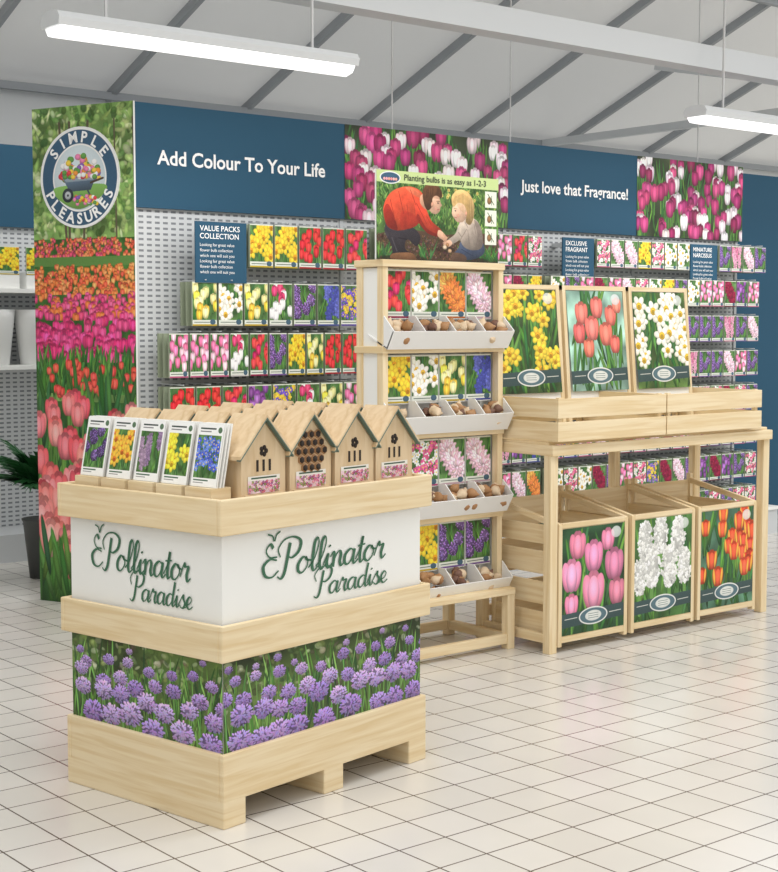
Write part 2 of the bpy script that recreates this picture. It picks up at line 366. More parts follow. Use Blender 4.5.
KIN=[('daff',(246,210,50),(240,160,30)),('tulip',(214,36,44),(226,50,50)),('tulip',(238,110,160),(245,190,210)),('allium',(150,110,190),(170,130,210)),
('daff',(246,243,228),(245,190,60)),('tulip',(120,60,140),(160,100,180)),('dots',(110,80,200),(240,200,60)),('hyac',(80,90,190),(110,120,220)),
('tulip',(246,205,60),(240,230,150)),('dots',(230,90,150),(250,250,250)),('tulip',(244,240,236),(214,60,110)),('big',(140,25,60),(160,40,70)),
('hyac',(236,130,170),(245,170,200)),('big',(236,130,60),(245,170,80)),('tulip',(190,30,90),(225,60,60)),('big',(242,200,215),(246,225,232))]
def atlas():
    w,h=150,190; A=Cv(w*4,h*4)
    for i,k in enumerate(KIN): A.a[(i//4)*h:(i//4+1)*h,(i%4)*w:(i%4+1)*w]=cell(w,h,k).a
    return A
def auv(i):
    c,r=i%4,3-i//4; e=.003; return (c/4+e,r/4+e,c/4+.25-e,r/4+.25-e)
def cards():
    w,h=170,270; A=Cv(w*5,h)
    ks=[('allium',(120,90,160),(140,110,180)),('daff',(245,190,60),(235,120,40)),('hyac',(180,150,180),(160,130,170)),('daff',(240,225,60),(235,190,40)),('dots',(70,90,210),(110,140,230))]
    for i,k in enumerate(ks):
        c=Cv(w,h,(246,246,243)); pic=cell(w-20,h-85,k,False); c.a[48:48+h-85,10:w-10]=pic.a
        c.rect(18,16,w-50,23,(70,80,75)); c.rect(18,30,w-80,35,(130,130,130)); c.ell(w-24,24,13,13,0,(90,120,90),.1)
        c.rect(14,h-30,w-60,h-24,(80,110,90)); c.rect(14,h-18,w-90,h-14,(150,150,150))
        A.a[:,i*w:(i+1)*w]=c.a
    return A
def house_label():
    c=Cv(300,130,(232,205,215))
    c.mottle(.3,8)
    for _ in range(110):
        x,y=random.uniform(0,300),random.uniform(40,125);cc=random.choice([(200,60,120),(235,130,170),(150,60,140),(245,200,215),(110,140,80)])
        for k in range(5): c.ell(x+7*math.cos(k*1.257),y+7*math.sin(k*1.257),6,4,k*1.257,jit(cc),.2)
        c.ell(x,y,3,3,0,(250,225,110))
    c.rect(0,0,300,34,(240,236,226)); c.rect(30,10,270,22,(60,90,70)); return c
def kids():
    c=Cv(760,400); c.a[:]=(88,126,62); c.mottle(.8,10)
    for _ in range(1000): leaf(c,random.uniform(0,760),random.uniform(60,260),random.uniform(16,50),5,random.uniform(.7,2.4),jit(random.choice([(100,148,62),(58,104,44),(140,172,84),(120,156,74),(44,84,36)]),26))
    for _ in range(14): daff(c,random.uniform(330,660),random.uniform(64,110),18,(215,205,110),(220,170,70))
    c.blur(3)
    c.blob([(-20,300),(200,262),(400,276),(600,262),(790,280),(790,420),(-20,420)],(84,62,46),.2)
    for _ in range(900): c.ell(random.uniform(0,760),random.uniform(285,400),random.uniform(2,9),random.uniform(2,6),random.random()*3,jit((98,74,56),40),.5)
    for x in (20,60,300,560,640,700,735):
        for k in range(14): leaf(c,x+random.uniform(-25,25),398,random.uniform(40,100),7,random.uniform(.8,2.3))
    c.ell(160,392,140,14,0,(46,34,26),.1,.6,4); c.ell(570,390,120,14,0,(46,34,26),.1,.6,4)
    # child stooping in orange-red coat
    c.blob([(70,215),(135,240),(215,250),(262,290),(238,335),(182,305),(168,345),(208,372),(205,388),(108,388),(84,330),(46,270)],(56,50,56),.6)
    c.blob([(96,372),(205,366),(240,392),(238,399),(92,398)],(128,88,58),.4)
    c.line(130,300,180,306,5,(34,30,36)); c.line(90,300,120,360,6,(80,74,80))
    c.blob([(56,242),(40,165),(84,98),(165,68),(238,72),(284,104),(300,150),(280,205),(235,240),(170,262),(105,266)],(222,76,46),.6)
    c.blob([(56,242),(42,180),(66,150),(100,200),(124,262),(95,262)],(160,42,28),.4)
    c.blob([(170,70),(238,76),(270,104),(250,112),(205,96)],(242,116,78),.2)
    c.blob([(150,180),(220,190),(250,230),(190,258),(140,250)],(182,52,34),.3)
    c.blob([(232,120),(286,150),(330,215),(392,256),(376,286),(302,268),(238,208)],(212,66,42),.5)
    c.blob([(250,190),(300,250),(376,280),(372,288),(300,270),(240,212)],(150,40,28),.2)
    for a,b in (((238,140),(300,230)),((130,92),(160,190)),((200,80),(235,150)),((80,130),(108,220)),((180,150),(196,240)),((300,196),(330,236))): c.line(*a,*b,3,(170,46,30))
    c.blob([(374,256),(400,264),(428,290),(418,304),(394,298),(368,282)],(226,174,142),.35)
    for k in range(4): c.line(402,272+k*8,430-k*6,290+k*6,5,(216,162,130))
    # head looking down-right
    c.blob([(262,104),(300,92),(322,140),(300,166),(262,140)],(216,160,128),.3)
    c.blob([(300,92),(340,74),(374,96),(386,128),(396,142),(386,150),(380,170),(350,184),(316,164)],(232,182,150),.45)
    c.blob([(284,140),(276,84),(308,44),(360,46),(394,80),(390,108),(360,98),(336,112),(332,150),(306,168)],(92,58,34),.6)
    for k in range(16): c.line(296+k*6,56+abs(k-8)*2,290+k*6,112,1.6,random.choice([(130,90,56),(70,42,24),(112,74,44)]))
    c.ell(334,140,8,12,.2,(214,152,122),.3); c.ell(370,132,4.5,3,.3,(46,32,28)); c.line(362,124,380,124,2.4,(92,60,40)); c.line(366,163,378,160,3,(180,90,80)); c.ell(356,158,10,8,0,(232,160,136),.1,.6,4)
    # child kneeling in beige
    c.blob([(520,300),(600,275),(655,300),(668,352),(604,384),(510,388),(466,368),(500,335)],(72,84,110),.6)
    c.line(520,340,600,372,4,(48,58,82)); c.line(560,300,640,330,4,(96,108,134))
    c.blob([(452,392),(470,357),(540,367),(546,396)],(96,72,58),.3)
    c.blob([(508,212),(555,185),(622,205),(656,265),(650,328),(584,342),(528,322),(502,268)],(176,160,146),.6)
    c.blob([(600,200),(640,225),(658,280),(648,328),(610,336),(622,270)],(132,118,108),.3)
    c.blob([(525,218),(552,242),(512,292),(452,320),(432,302),(480,268),(500,228)],(192,176,160),.5)
    for a,b in (((552,246),(514,294)),((600,220),(625,310)),((560,250),(572,330)),((500,262),(520,282)),((540,210),(560,236))): c.line(*a,*b,3,(134,120,110))
    c.blob([(448,300),(460,318),(430,334),(408,320),(420,304)],(230,182,150),.3)
    for k in range(4): c.line(426,306+k*6,403+k*3,314+k*7,5,(218,168,136))
    c.blob([(466,136),(500,114),(545,127),(556,172),(534,208),(494,214),(470,194),(458,176)],(234,190,158),.45)
    c.blob([(466,144),(456,98),(496,64),(556,70),(596,114),(600,172),(578,222),(546,210),(554,168),(534,132),(498,124)],(204,166,104),.6)
    for k in range(22): c.line(476+k*5.4,80+abs(k-9)*2,466+k*6.4,124+k*4.4,1.6,random.choice([(232,200,140),(170,130,74),(190,150,90)]))
    c.ell(480,162,4.5,3,0,(50,40,40)); c.line(470,152,490,153,2.4,(160,124,80)); c.line(474,192,488,194,3,(186,95,88)); c.ell(548,172,7,11,0,(220,162,132),.3); c.ell(498,184,11,8,0,(232,160,138),.1,.6,4)
    c.ell(418,344,62,13,0,(54,38,28),.1,.7); c.ell(414,334,14,11,0,(214,188,156),.6); c.ell(445,350,13,10,0,(186,150,112),.6); c.ell(430,322,10,9,0,(170,120,80),.6)
    c.blur(2); c.a+=RS.normal(0,7,(400,760,1)); c.mottle(.16,40)
    # banner and step boxes
    c.rect(0,0,760,54,(206,226,150)); c.ell(80,32,62,28,0,(245,245,245),.05); c.ell(80,32,55,23,0,(60,95,125),.2)
    for k in range(6): c.ell(45+14*k,38,7,7,0,jit((220,120,120),60),.2)
    for k in range(3):
        y=62+k*88; c.rect(672,y,748,y+76,(240,242,225)); c.ell(700,y+42,14,18,.2,(150,110,70),.4); c.line(690,y+12,730,y+60,4,(90,110,70)); c.line(715,y+20,715,y+62,3,(60,90,60))
    return c
def badge():
    c=Cv(400,400,(245,245,245)); c.ell(200,200,198,198,0,(245,245,245),0); c.ell(200,200,188,188,0,(62,98,128),.05); c.ell(200,200,136,134,0,(245,245,243),0); c.ell(200,200,129,127,0,(214,228,234),.1)
    c.blob([(78,235),(322,230),(305,280),(200,324),(100,288)],(128,176,88),.3)
    FC=[(232,66,76),(248,206,70),(236,130,176),(140,96,186),(246,246,246),(100,160,76),(244,150,60)]
    for _ in range(80):
        a=random.uniform(math.pi*1.02,1.98*math.pi); q=random.uniform(.55,1)
        c.ell(200+108*math.cos(a)*q,212+98*math.sin(a)*q,14,12,0,random.choice(FC),.3)
    # wheelbarrow full of flowers
    c.blob([(112,196),(288,190),(256,250),(150,254)],(92,112,132),.5,False); c.blob([(124,204),(276,199),(270,212),(132,216)],(150,168,182),.2,False)
    c.line(256,222,318,206,8,(84,64,48)); c.line(240,250,262,288,8,(70,84,98)); c.ell(140,268,28,28,0,(58,64,72),.3); c.ell(140,268,16,16,0,(190,196,200),.2); c.ell(140,268,5,5,0,(58,64,72),.2)
    for _ in range(46): c.ell(random.uniform(120,282),random.uniform(160,200),12,10,0,random.choice(FC),.3)
    for _ in range(40): c.ell(random.uniform(170,300),random.uniform(272,306),9,8,0,random.choice(FC),.3)
    return c
COLPIC=imat('tulip_field_picture',column_pic()); TH1=imat('tulip_header_picture',tulip_header(3)); TH2=imat('tulip_header_picture_b',tulip_header(11))
AL1=imat('allium_picture',allium_pic(21)); AL2=imat('allium_picture_b',allium_pic(22,640,362)); random.seed(9)
PM={k:imat('poster_'+k,poster(k)) for k in ('daff','coral','whitedaff','pink','whitehy','orange')}
ATL=imat('flower_packet_pictures',atlas()); CARD=imat('seed_card_pictures',cards()); HLAB=imat('bee_hotel_label',house_label()); KIDS=imat('planting_children_picture',kids()); BADGE=imat('round_badge_picture',badge())
XA=(1,0,0);ZA=(0,0,1)
# ---------------- room ----------------
m=MB();m.box(-4,22,-5,11,-.05,0,TILE);m.build('floor')
m=MB();m.box(-4,22,11,11.1,0,3.6,WALLM);m.build('wall_back')
m=MB();m.box(22,22.1,-5,11.1,0,3.6,WALLM);m.build('wall_right')
m=MB();m.box(-4.1,-4,-5,11.1,0,3.6,WALLM);m.build('wall_left')
T=.4; rz=lambda y:3.6+T*(11-y)
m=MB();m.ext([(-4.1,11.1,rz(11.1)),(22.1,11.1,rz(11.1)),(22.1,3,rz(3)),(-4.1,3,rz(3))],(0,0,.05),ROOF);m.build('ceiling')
m=MB()
x=-3.2
while x<22: m.beam((x,11,rz(11)-.04),(x,3,rz(3)-.04),.045,.07,STEEL); x+=1.32
for y in (10.9,8.3,5.7): m.beam((-4,y,rz(y)-.08),(22,y,rz(y)-.08),.05,.06,STEEL)
m.build('roof_framing')
m=MB();m.beam((-4,6.75,3.56),(22,6.75,3.56),.16,.16,METAL);
for x in (11.0,16.5):
    m.beam((x,6.75,3.56),(x,9.4,rz(9.4)-.1),.06,.06,METAL); m.beam((x,6.75,3.56),(x,6.75,rz(6.75)-.1),.08,.08,METAL); m.beam((x,6.75,3.56),(x,10.95,3.56),.07,.07,METAL)
m.build('roof_truss')
# pendant lights
for x0 in (3.30,8.08):
    L=1.80; e=empty('pendant_strip_light',Matrix.Translation((x0,6.56,3.19)))
    m=MB();pr=[(-.09,-.075),(-.1,-.04),(-.08,-.01),(-.04,.0),(.04,.0),(.08,-.01),(.1,-.04),(.09,-.075)]
    m.ext([(0,a,b) for a,b in pr],(L,0,0),LAMPW);o=m.build('housing',e)
    m=MB();pr=[(-.085,-.075),(-.06,-.11),(-.0,-.125),(.06,-.11),(.085,-.075)]
    m.ext([(0.02,a,b) for a,b in pr],(L-.04,0,0),LAMPG);m.build('diffuser',e)
    m=MB()
    for x in (.3,L-.25): m.beam((x,0,0),(x,0,rz(6.56)-3.19-.05),.012,.012,WIRE)
    m.build('suspension_wires',e)
# ---------------- main gondola wall ----------------
GX0,GX1=4.40,10.11;GY=7.74
g=empty('shelving_display_wall')
m=MB();m.box(GX0,GX1,GY,GY+.06,.18,2.39,PEG);m.build('pegboard_panel',g)
m=MB();m.box(GX0,GX1,GY-.45,GY+.02,0,.2,METAL);m.box(GX0,GX1,GY-.47,GY,.2,.225,WHITE)
for x in (5.95,7.42,8.80,10.08): m.box(x-.015,x+.015,GY-.012,GY,.2,2.39,METAL)
m.build('base_shelf',g)
m=MB();hy=GY-.04
m.box(GX0,GX1,hy,GY+.06,2.39,3.0,NAVY)
m.quad((5.95,hy-.003,2.39),XA,ZA,1.47,.61,TH1);m.quad((8.80,hy-.003,2.39),XA,ZA,1.31,.61,TH2)
text(m,'Add Colour To Your Life',(5.17,hy-.004,2.69),XA,ZA,TEXTW,width=1.24,bold=.02)
text(m,'Just love that Fragrance!',(8.12,hy-.004,2.70),XA,ZA,TEXTW,width=1.15,bold=.02)
for x in (6.4,7.5,9.6): m.beam((x,GY+.02,3.0),(x,GY+.02,rz(GY)-.1),.008,.008,WIRE)
m.build('header_panel',g)
m=MB()
for (x0,x1,z0,z1,l1,l2) in [(4.68,5.04,1.95,2.31,'VALUE PACKS','COLLECTION'),(7.77,8.10,1.95,2.33,'EXCLUSIVE','FRAGRANT'),(9.20,9.53,1.95,2.33,'MINIATURE','NARCISSUS')]:
    m.box(x0,x1,GY-.25,GY-.24,z0,z1,NAVY); m.box((x0+x1)/2-.02,(x0+x1)/2+.02,GY-.24,GY,z1-.06,z1-.03,METAL)
    w=x1-x0;sy=GY-.252
    text(m,l1,(x0+.03,sy,z1-.055),XA,ZA,TEXTW,size=.045,center=False,bold=.01,maxw=w-.06);text(m,l2,(x0+.03,sy,z1-.1),XA,ZA,TEXTW,size=.045,center=False,bold=.01,maxw=w-.06)
    for k in range(6): text(m,['Looking for great value','flower bulb collection','which one will suit you'][k%3],(x0+.03,sy,z1-.145-.032*k),XA,ZA,TEXTW,size=.026,center=False,maxw=w-.06)
m.build('information_signs',g)
def pack(mb,x,y,zt,w,h,i,dep=.14):
    for k in range(3): 
        yy=y+k*dep/3; mb.box(x+.002,x+w-.002,yy,yy+.018,zt-h,zt,CARDB)
    mb.quad((x,y-.002,zt-h),XA,ZA,w,h,ATL,auv(i))
    mb.beam((x+w/2,y-.02,zt+.012),(x+w/2,GY,zt+.012),.006,.006,METAL)
m=MB();m2=MB();m3=MB()
seqs={0:[0,0,1,1,14,5,0,3],1:[8,4,8,10,3,7,6,12,2],2:[2,2,2,10,14,3,0,8,1,1,3,5],3:[1,1,14,5,6,10,8,2,10,3,3,5]}
for r,(xs,zt) in enumerate([(5.07,2.31),(4.66,1.955),(4.5,1.65),(4.5,1.335),(4.5,1.01),(4.5,.69)]):
    x=xs;j=0
    while x<5.9:
        sq=seqs.get(r,list(range(16)));w=.17 if r!=2 else .128
        pack(m,x,7.5,zt,w,.26,sq[j%len(sq)],.18); x+=w+.014;j+=1
m.build('flower_bulb_packets')
for r in range(7):
    x=6.1;zt=2.33-.278*r
    while x<7.55:
        pack(m2,x,7.5,zt,.135,.22,[2,14,9,14][(r*5+int(x*7)//2)%4] if r<1 else random.randrange(16),.18); x+=.148
m2.build('flower_bulb_packets')
for r in range(8):
    zt=2.33-.278*r; x=7.64
    while x<10.05:
        if r==0 and (7.6<x<8.11 or 9.05<x<9.54): x+=.02;continue
        pool=[4,4,0,9,15,4] if r==0 else [0,4,3,9,15,6,12,2,11]
        if x>9.3: pool=[12,15,9,2,5,3,3,11]
        pack(m3,x,7.48,zt,.14,.205,random.choice(pool),.18); x+=.152
m3.build('flower_bulb_packets')
# end column
A=Vector((4.094,8.387,0));B=Vector((4.385,7.68,0));dv=(B-A);W=dv.length;dx=dv.normalized();nn=dx.cross(Vector(ZA))
col=empty('tulip_picture_column')
m=MB();m.ext([A,B,(4.395,7.68,0),(4.75,8.40,0)],(0,0,3.0),WHITE);m.build('column_body',col)
m=MB();m.quad(A+nn*.003,dx,ZA,W,3.0,COLPIC);m.build('picture_face',col,fix=False)
m=MB();c0=A+dx*(W*.48)+Vector((0,0,2.575))+nn*.012;R=.3
vs=[c0+dx*(R*math.cos(t))+Vector(ZA)*(R*math.sin(t)) for t in np.linspace(0,2*math.pi,49)[:-1]]
m.ext([v-nn*.009 for v in vs],nn*.008,WHITE)
m.face(vs,BADGE,[(.5+.5*math.cos(t),.5+.5*math.sin(t)) for t in np.linspace(0,2*math.pi,49)[:-1]])
def arc(st,a0,a1,rad,flip):
    for i,ch in enumerate(st):
        a=math.radians(a0+(a1-a0)*i/(len(st)-1)); rd=dx*math.cos(a)+Vector(ZA)*math.sin(a); tg=dx*math.sin(a)-Vector(ZA)*math.cos(a)
        o=c0+nn*.002+rd*(R*rad)
        text(m,ch,o,tg*(-1 if flip else 1),rd*(-1 if flip else 1),TEXTW,size=.09,bold=.03)
arc('SIMPLE',142,38,.8,False);arc('PLEASURES',205,335,.8,True)
m.build('round_badge',col)
# blue end panel right, second gondola left
m=MB();m.box(10.16,12.2,8.0,8.06,0,3.0,NAVY);m.build('navy_partition_panel')
g2=empty('shelving_unit')
m=MB();m.box(2.0,6.8,10.3,10.36,.18,2.42,PEG);m.box(2.0,6.8,9.85,10.3,0,.2,METAL)
for z in (1.93,1.38): m.box(2.0,6.8,9.9,10.3,z,z+.03,WHITE)
m.build('shelves',g2)
m=MB();m.box(2.0,6.8,10.26,10.36,2.42,3.02,NAVY);m.build('header_panel',g2)
m=MB()
x=3.93
while x<5.6:
    z0=1.96;m.box(x,x+.16,9.95,10.09,z0,z0+.12,WHITE);m.quad((x,9.948,z0+.1),XA,ZA,.16,.2,ATL,auv(0));m.box(x,x+.16,9.95,9.96,z0+.1,z0+.3,CARDB);x+=.215
m.build('daffodil_packets')
m=MB()
for i in range(6): m.lathe((4.1+i*.26,10.08,1.411),[(.08,0),(.12,.34),(.125,.4),(.11,.4)],POT,20)
m.build('white_plant_pots')
m=MB();pc=Vector((4.5,9.15,0))
m.lathe(pc,[(.1,0),(.14,.38),(.15,.4),(.13,.4)],POTD,20)
for k in range(26):
    a=k*2.4;ln=random.uniform(.36,.56);el=random.uniform(.3,1.2);prev=pc+Vector((0,0,.34))
    m.beam(prev,prev+Vector((0,0,.3)),.012,.012,LEAF); prev=pc+Vector((0,0,.6))
    for s_ in range(7):
        t=(s_+1)/7; cur=pc+Vector((math.cos(a)*ln*t*math.cos(el),math.sin(a)*ln*t*math.cos(el),.6+ln*(t*math.sin(el)-.3*t*t)))
        m.beam(prev,cur,.008,.008,LEAF);d=(cur-prev).normalized();sd=d.cross(Vector(ZA)).normalized()
        for q in (-1,1):
            ww=.12*math.sin(math.pi*(.2+.75*t))
            tip=cur+sd*q*ww+d*.07-Vector((0,0,.02));mid=prev+sd*q*ww*.7;m.face([prev,mid,tip,cur],LEAF)
        prev=cur
m.build('potted_foliage_plant',fix=False)
# ---------------- bulb rack ----------------
rk=empty('bulb_display_rack')
RX0,RX1,RY=4.585,5.40,5.63
m=MB()
for x in (RX0,RX1-.035):
    m.box(x,x+.035,RY,RY+.045,0.31,2.0,WV);m.box(x,x+.035,RY+.165,RY+.21,0.31,2.0,WV)
for x in (RX0,RX1-.05): m.box(x,x+.05,5.53,5.58,0,.3,WV);m.box(x,x+.05,6.0,6.05,0,.3,WV)
m.build('posts',rk,bev=.003)
m=MB()
m.box(RX0-.01,RX1,5.525,6.055,.29,.325,WH)
for y in (5.535,6.01): m.box(RX0+.05,RX1-.05,y,y+.035,.03,.08,WH)
for x in (RX0+.005,RX1-.045): m.box(x,x+.04,5.58,6.0,.03,.08,WH)
for z in (1.985,1.56,1.13,.695): m.box(RX0-.01,RX1,RY-.012,RY+.215,z,z+.035,WH)
m.build('rails',rk,bev=.003)
m=MB()
m.box(RX0+.01,RX0+.02,RY+.045,RY+.165,.33,1.98,WHITE);m.box(RX1-.02,RX1-.01,RY+.045,RY+.165,.33,1.98,WHITE);m.box(RX0+.035,RX1-.035,RY+.14,RY+.15,.33,1.98,WHITE)
m.build('side_panels',rk)
tiers=[1.98,1.555,1.125,.69]
pk=[[14,4,13,15],[0,4,8,7],[10,9,15,15],[11,0,3,3]]
m=MB();m2=MB();m3=MB()
for ti,zt in enumerate(tiers):
    iw=(RX1-RX0-.075)/4
    for k in range(4):
        x=RX0+.0375+k*iw;m.box(x+.003,x+iw-.003,RY+.05,RY+.06,zt-.25,zt-.005,WHITE);m.quad((x+.004,RY+.048,zt-.245),XA,ZA,iw-.008,.238,ATL,auv(pk[ti][k]))
    zb=zt-.235
    f0=RY-.035;f1=RY-.085
    m2.ext([(RX0+.0,RY+.12,zb-.10),(RX0+.0,f0,zb-.165),(RX0+.0,f0,zb-.157),(RX0+.0,RY+.12,zb-.09)],(RX1-RX0-.0,0,0),PLASTIC)
    m2.ext([(RX0+.0,f0,zb-.165),(RX0+.0,f1,zb-.078),(RX0+.0,f1+.007,zb-.075),(RX0+.0,f0+.007,zb-.16)],(RX1-RX0-.0,0,0),PLASTIC)
    for k in range(5):
        x=RX0+.0+k*(RX1-RX0-.006)/4; m2.ext([(x,RY-.006,zb-.0),(x,RY-.006,zb-.15),(x,f0,zb-.163),(x,f1,zb-.075)],(.006,0,0),PLASTIC)
        if 0<k<4: m2.ext([(x,RY+.045,zb-.0),(x,RY+.045,zb-.126),(x,RY-.006,zb-.15),(x,RY-.006,zb)],(.006,0,0),PLASTIC)
    for k in range(4):
        cx=RX0+(k+.5)*(RX1-RX0)/4
        for q in range(14):
            px=cx+random.uniform(-.062,.062);t=random.random();py=RY+.04-.085*t;pz=zb-.115-.02*t+random.choice([0,.035,.058])
            r=random.uniform(.024,.031);ax=Vector((random.uniform(-1,1),random.uniform(-1,.3),random.uniform(-.3,1)))
            m3.lathe((px,py,pz+.02),[(.15*r,-.9*r),(.7*r,-.7*r),(r,-.1*r),(.8*r,.5*r),(.35*r,1.0*r),(.08*r,1.45*r)],BULBS[random.choice([0,0,1,1,2]) if ti<3 else random.choice([0,1,2])],9,ax)
m.build('picture_cards',rk);m2.build('bulb_trays',rk);m3.build('flower_bulbs',rk)
m=MB();m.box(4.56,5.375,RY+.02,RY+.03,2.021,2.455,WHITE);m.quad((4.56,RY+.017,2.021),XA,ZA,.815,.434,KIDS)
text(m,'Planting bulbs is as easy as 1-2-3',(5.01,RY+.015,2.426),XA,ZA,TEXTD,width=.55,bold=.01);m.build('picture_sign',rk)
# ---------------- two tier stand ----------------
st=empty('poster_display_stand');X0,X1,Y0,Y1=5.425,7.26,5.30,5.86
m=MB()
for x in (X0,X1-.055):
    for y in (Y0,Y1-.05): m.box(x,x+.055,y,y+.05,0,1.085,WV)
m.box(X0+1.05,X0+1.10,Y1-.05,Y1,0,1.085,WV)
m.build('legs',st,bev=.003)
m=MB()
m.box(X0-.005,X1+.0,Y0-.02,Y0,1.03,1.085,WH);m.box(X0-.005,X1+.0,Y1,Y1+.02,1.03,1.085,WH)
for x in (X0-.005,X1-.015): m.box(x,x+.02,Y0,Y1,1.03,1.085,WH)
m.box(X0+.055,X1-.055,Y1-.045,Y1-.01,.12,.18,WH)
for x in (X0+.01,X1-.045): m.box(x,x+.03,Y0+.05,Y1-.05,.05,.1,WH)
m.box(X0+.0,X1,Y0+.02,Y1-.02,1.085,1.10,WH)
m.build('rails',st,bev=.003)
m=MB();h=(X1-.15-X0)/2
for k in range(2):
    a=X0+k*(h+.005);b=a+h-.005
    for z in (1.105,1.225):
        m.box(a,b,Y0-.05,Y0-.035,z,z+.1,WH);m.box(a,b,Y1+.02,Y1+.035,z+.05,z+.15,WH)
        for x in (a,b-.015): m.box(x,x+.015,Y0-.035,Y1+.02,z,z+.1,WH)
    for x in (a+.02,b-.045): m.box(x,x+.025,Y0-.035,Y0-.01,1.105,1.33,WV);m.box(x,x+.025,Y1-.01,Y1+.02,1.105,1.38,WV)
m.build('slatted_trays',st,bev=.002)
m=MB();f=MB();pts=['daff','coral','whitedaff']
for k in range(3):
    x=5.445+k*.55;w=.515;zb=1.33;lean=.07;yb=Y0+.42
    yd=Vector((0,lean,.61)).normalized()
    f.ext([(x,yb,zb-.12),(x+w,yb,zb-.12),(x+w,yb+lean,zb+.57),(x,yb+lean,zb+.57)],(0,.012,0),WHITE)
    m.quad(Vector((x+.025,yb-.0065,zb-.0)),XA,yd,w-.05,.565,PM[pts[k]])
    for xx in (x-.005,x+w-.02): f.ext([(xx,yb-.012,zb-.2),(xx+.025,yb-.012,zb-.2),(xx+.025,yb-.012+lean,zb+.59),(xx,yb-.012+lean,zb+.59)],(0,.03,0),WV)
    f.ext([(x-.005,yb+lean-.014,zb+.565),(x+w+.005,yb+lean-.014,zb+.565),(x+w+.005,yb+lean-.012,zb+.59),(x-.005,yb+lean-.012,zb+.59)],(0,.03,0),WH)
m.build('flower_posters',st,fix=False);f.build('poster_frames',st)
m=MB();f=MB();pts=['pink','whitehy','orange']
for k in range(3):
    a=5.485+k*.562;b=a+.53
    f.quad((a+.025,Y0-.003+.0,.085),XA,ZA,.48,.56,PM[pts[k]])
    m.box(a+.02,b-.02,Y0,Y0+.012,.07,.66,WH)
    for x in (a,b-.025):
        m.box(x,x+.025,Y0-.006,Y0+.03,.03,.67,WV);m.box(x,x+.025,Y1-.09,Y1-.06,.03,.80,WV)
        for z0,z1 in ((.08,.2),(.24,.36),(.40,.52),(.56,.66)): m.box(x+.003,x+.018,Y0+.03,Y1-.09,z0,z1,WH)
        m.beam((x+.0125,Y0+.0,.66),(x+.0125,Y1-.07,.76),.024,.03,WH)
    m.box(a+.025,b-.025,Y0-.006,Y0+.02,.65,.675,WH);m.box(a+.025,b-.025,Y0-.006,Y0+.02,.05,.08,WH)
    for z0,z1 in ((.1,.3),(.36,.54),(.60,.76)): m.box(a+.025,b-.025,Y1-.08,Y1-.065,z0,z1,WH)
    m.box(a+.02,b-.02,Y0+.02,Y1-.08,.08,.09,WH)
m.build('crates',st,bev=.002);f.build('crate_posters',st,fix=False)
# ---------------- pollinator pallet display ----------------
ang=math.radians(10.5);MBX=Matrix.Translation((2.665,4.122,0))@Matrix.Rotation(ang,4,'Z')
W1,W2=1.09,.84
bx=empty('pallet_display_bin',MBX)
def child(mb,n,**k):
    o=mb.build(n,**k);o.parent=bx;return o
m=MB()
for x in (0,.5,W1-.105): m.box(x,x+.105,.0,W2,0,.095,WH)
m.box(0,W1,0,.022,.09,.255,WH);m.box(0,W1,W2-.022,W2,.09,.255,WH);m.box(0,.022,.022,W2-.022,.09,.255,WH);m.box(W1-.022,W1,.022,W2-.022,.09,.255,WH)
for k in range(6): m.box(.022,W1-.022,.03+k*.133,.03+k*.133+.1,.1,.12,WH)
child(m,'pallet_base',bev=.004)
for nm,z0,z1,e in (('middle_rail',.572,.697,.012),('upper_crate',1.0,1.122,.016)):
    m=MB();t=.02
    m.box(-e,W1+e,-e,-e+t,z0,z1,WH);m.box(-e,W1+e,W2+e-t,W2+e,z0,z1,WH);m.box(-e,-e+t,-e+t,W2+e-t,z0,z1,WH);m.box(W1+e-t,W1+e,-e+t,W2+e-t,z0,z1,WH)
    for x in (.03,W1-.07):
        for y in (.03,W2-.07): m.box(x,x+.04,y,y+.04,z0-.2,z1-.09,WV)
    if nm=='upper_crate': m.box(0.004,W1-.004,0.004,W2-.004,1.04,1.055,WH)
    child(m,nm,bev=.004)
i=.018
m=MB();m.box(i,W1-i,i,W2-i,.25,.575,WHITE);m.box(i,W1-i,i,W2-i,.69,1.005,WHITE);child(m,'panel_core')
m=MB()
m.quad((i,i-.002,.25),XA,ZA,W1-2*i,.325,AL1);m.quad((i-.002,W2-i,.25),(0,-1,0),ZA,W2-2*i,.325,AL2)
m.quad((W1-i+.002,i,.25),(0,1,0),ZA,W2-2*i,.325,AL2);m.quad((W1-i,W2-i+.002,.25),(-1,0,0),ZA,W1-2*i,.325,AL1)
child(m,'allium_pictures',fix=False)
m=MB()
fl=[[(-.35,1.3),(-.9,1.35),(-1.2,1.8),(-.95,2.2),(-.7,1.9)],[(-.35,1.1),(-.9,1.2),(-1.3,.8),(-1.1,.2),(-.6,.05),(-.15,.4)],[(-.7,2.35),(-.85,2.7),(-1.2,2.85)],[(-.65,2.35),(-.55,2.75),(-.3,2.95)]]
def sign(o,xd,w):
    o=Vector(o);xd=Vector(xd);z=Vector(ZA)
    script(m,'Pollinator',o+xd*(.15*w)+z*(.125),xd,z,w*.84/8.5,.054,GREEN,extra=fl)
    script(m,'Paradise',o+xd*(.42*w)+z*(.03),xd,z,w*.58/7.4,.042,GREEN)
sign((.19,i-.003,.70),XA,.68)
sign((i-.003,W2-i-.11,.70),(0,-1,0),.55)
child(m,'sign_lettering',fix=False)
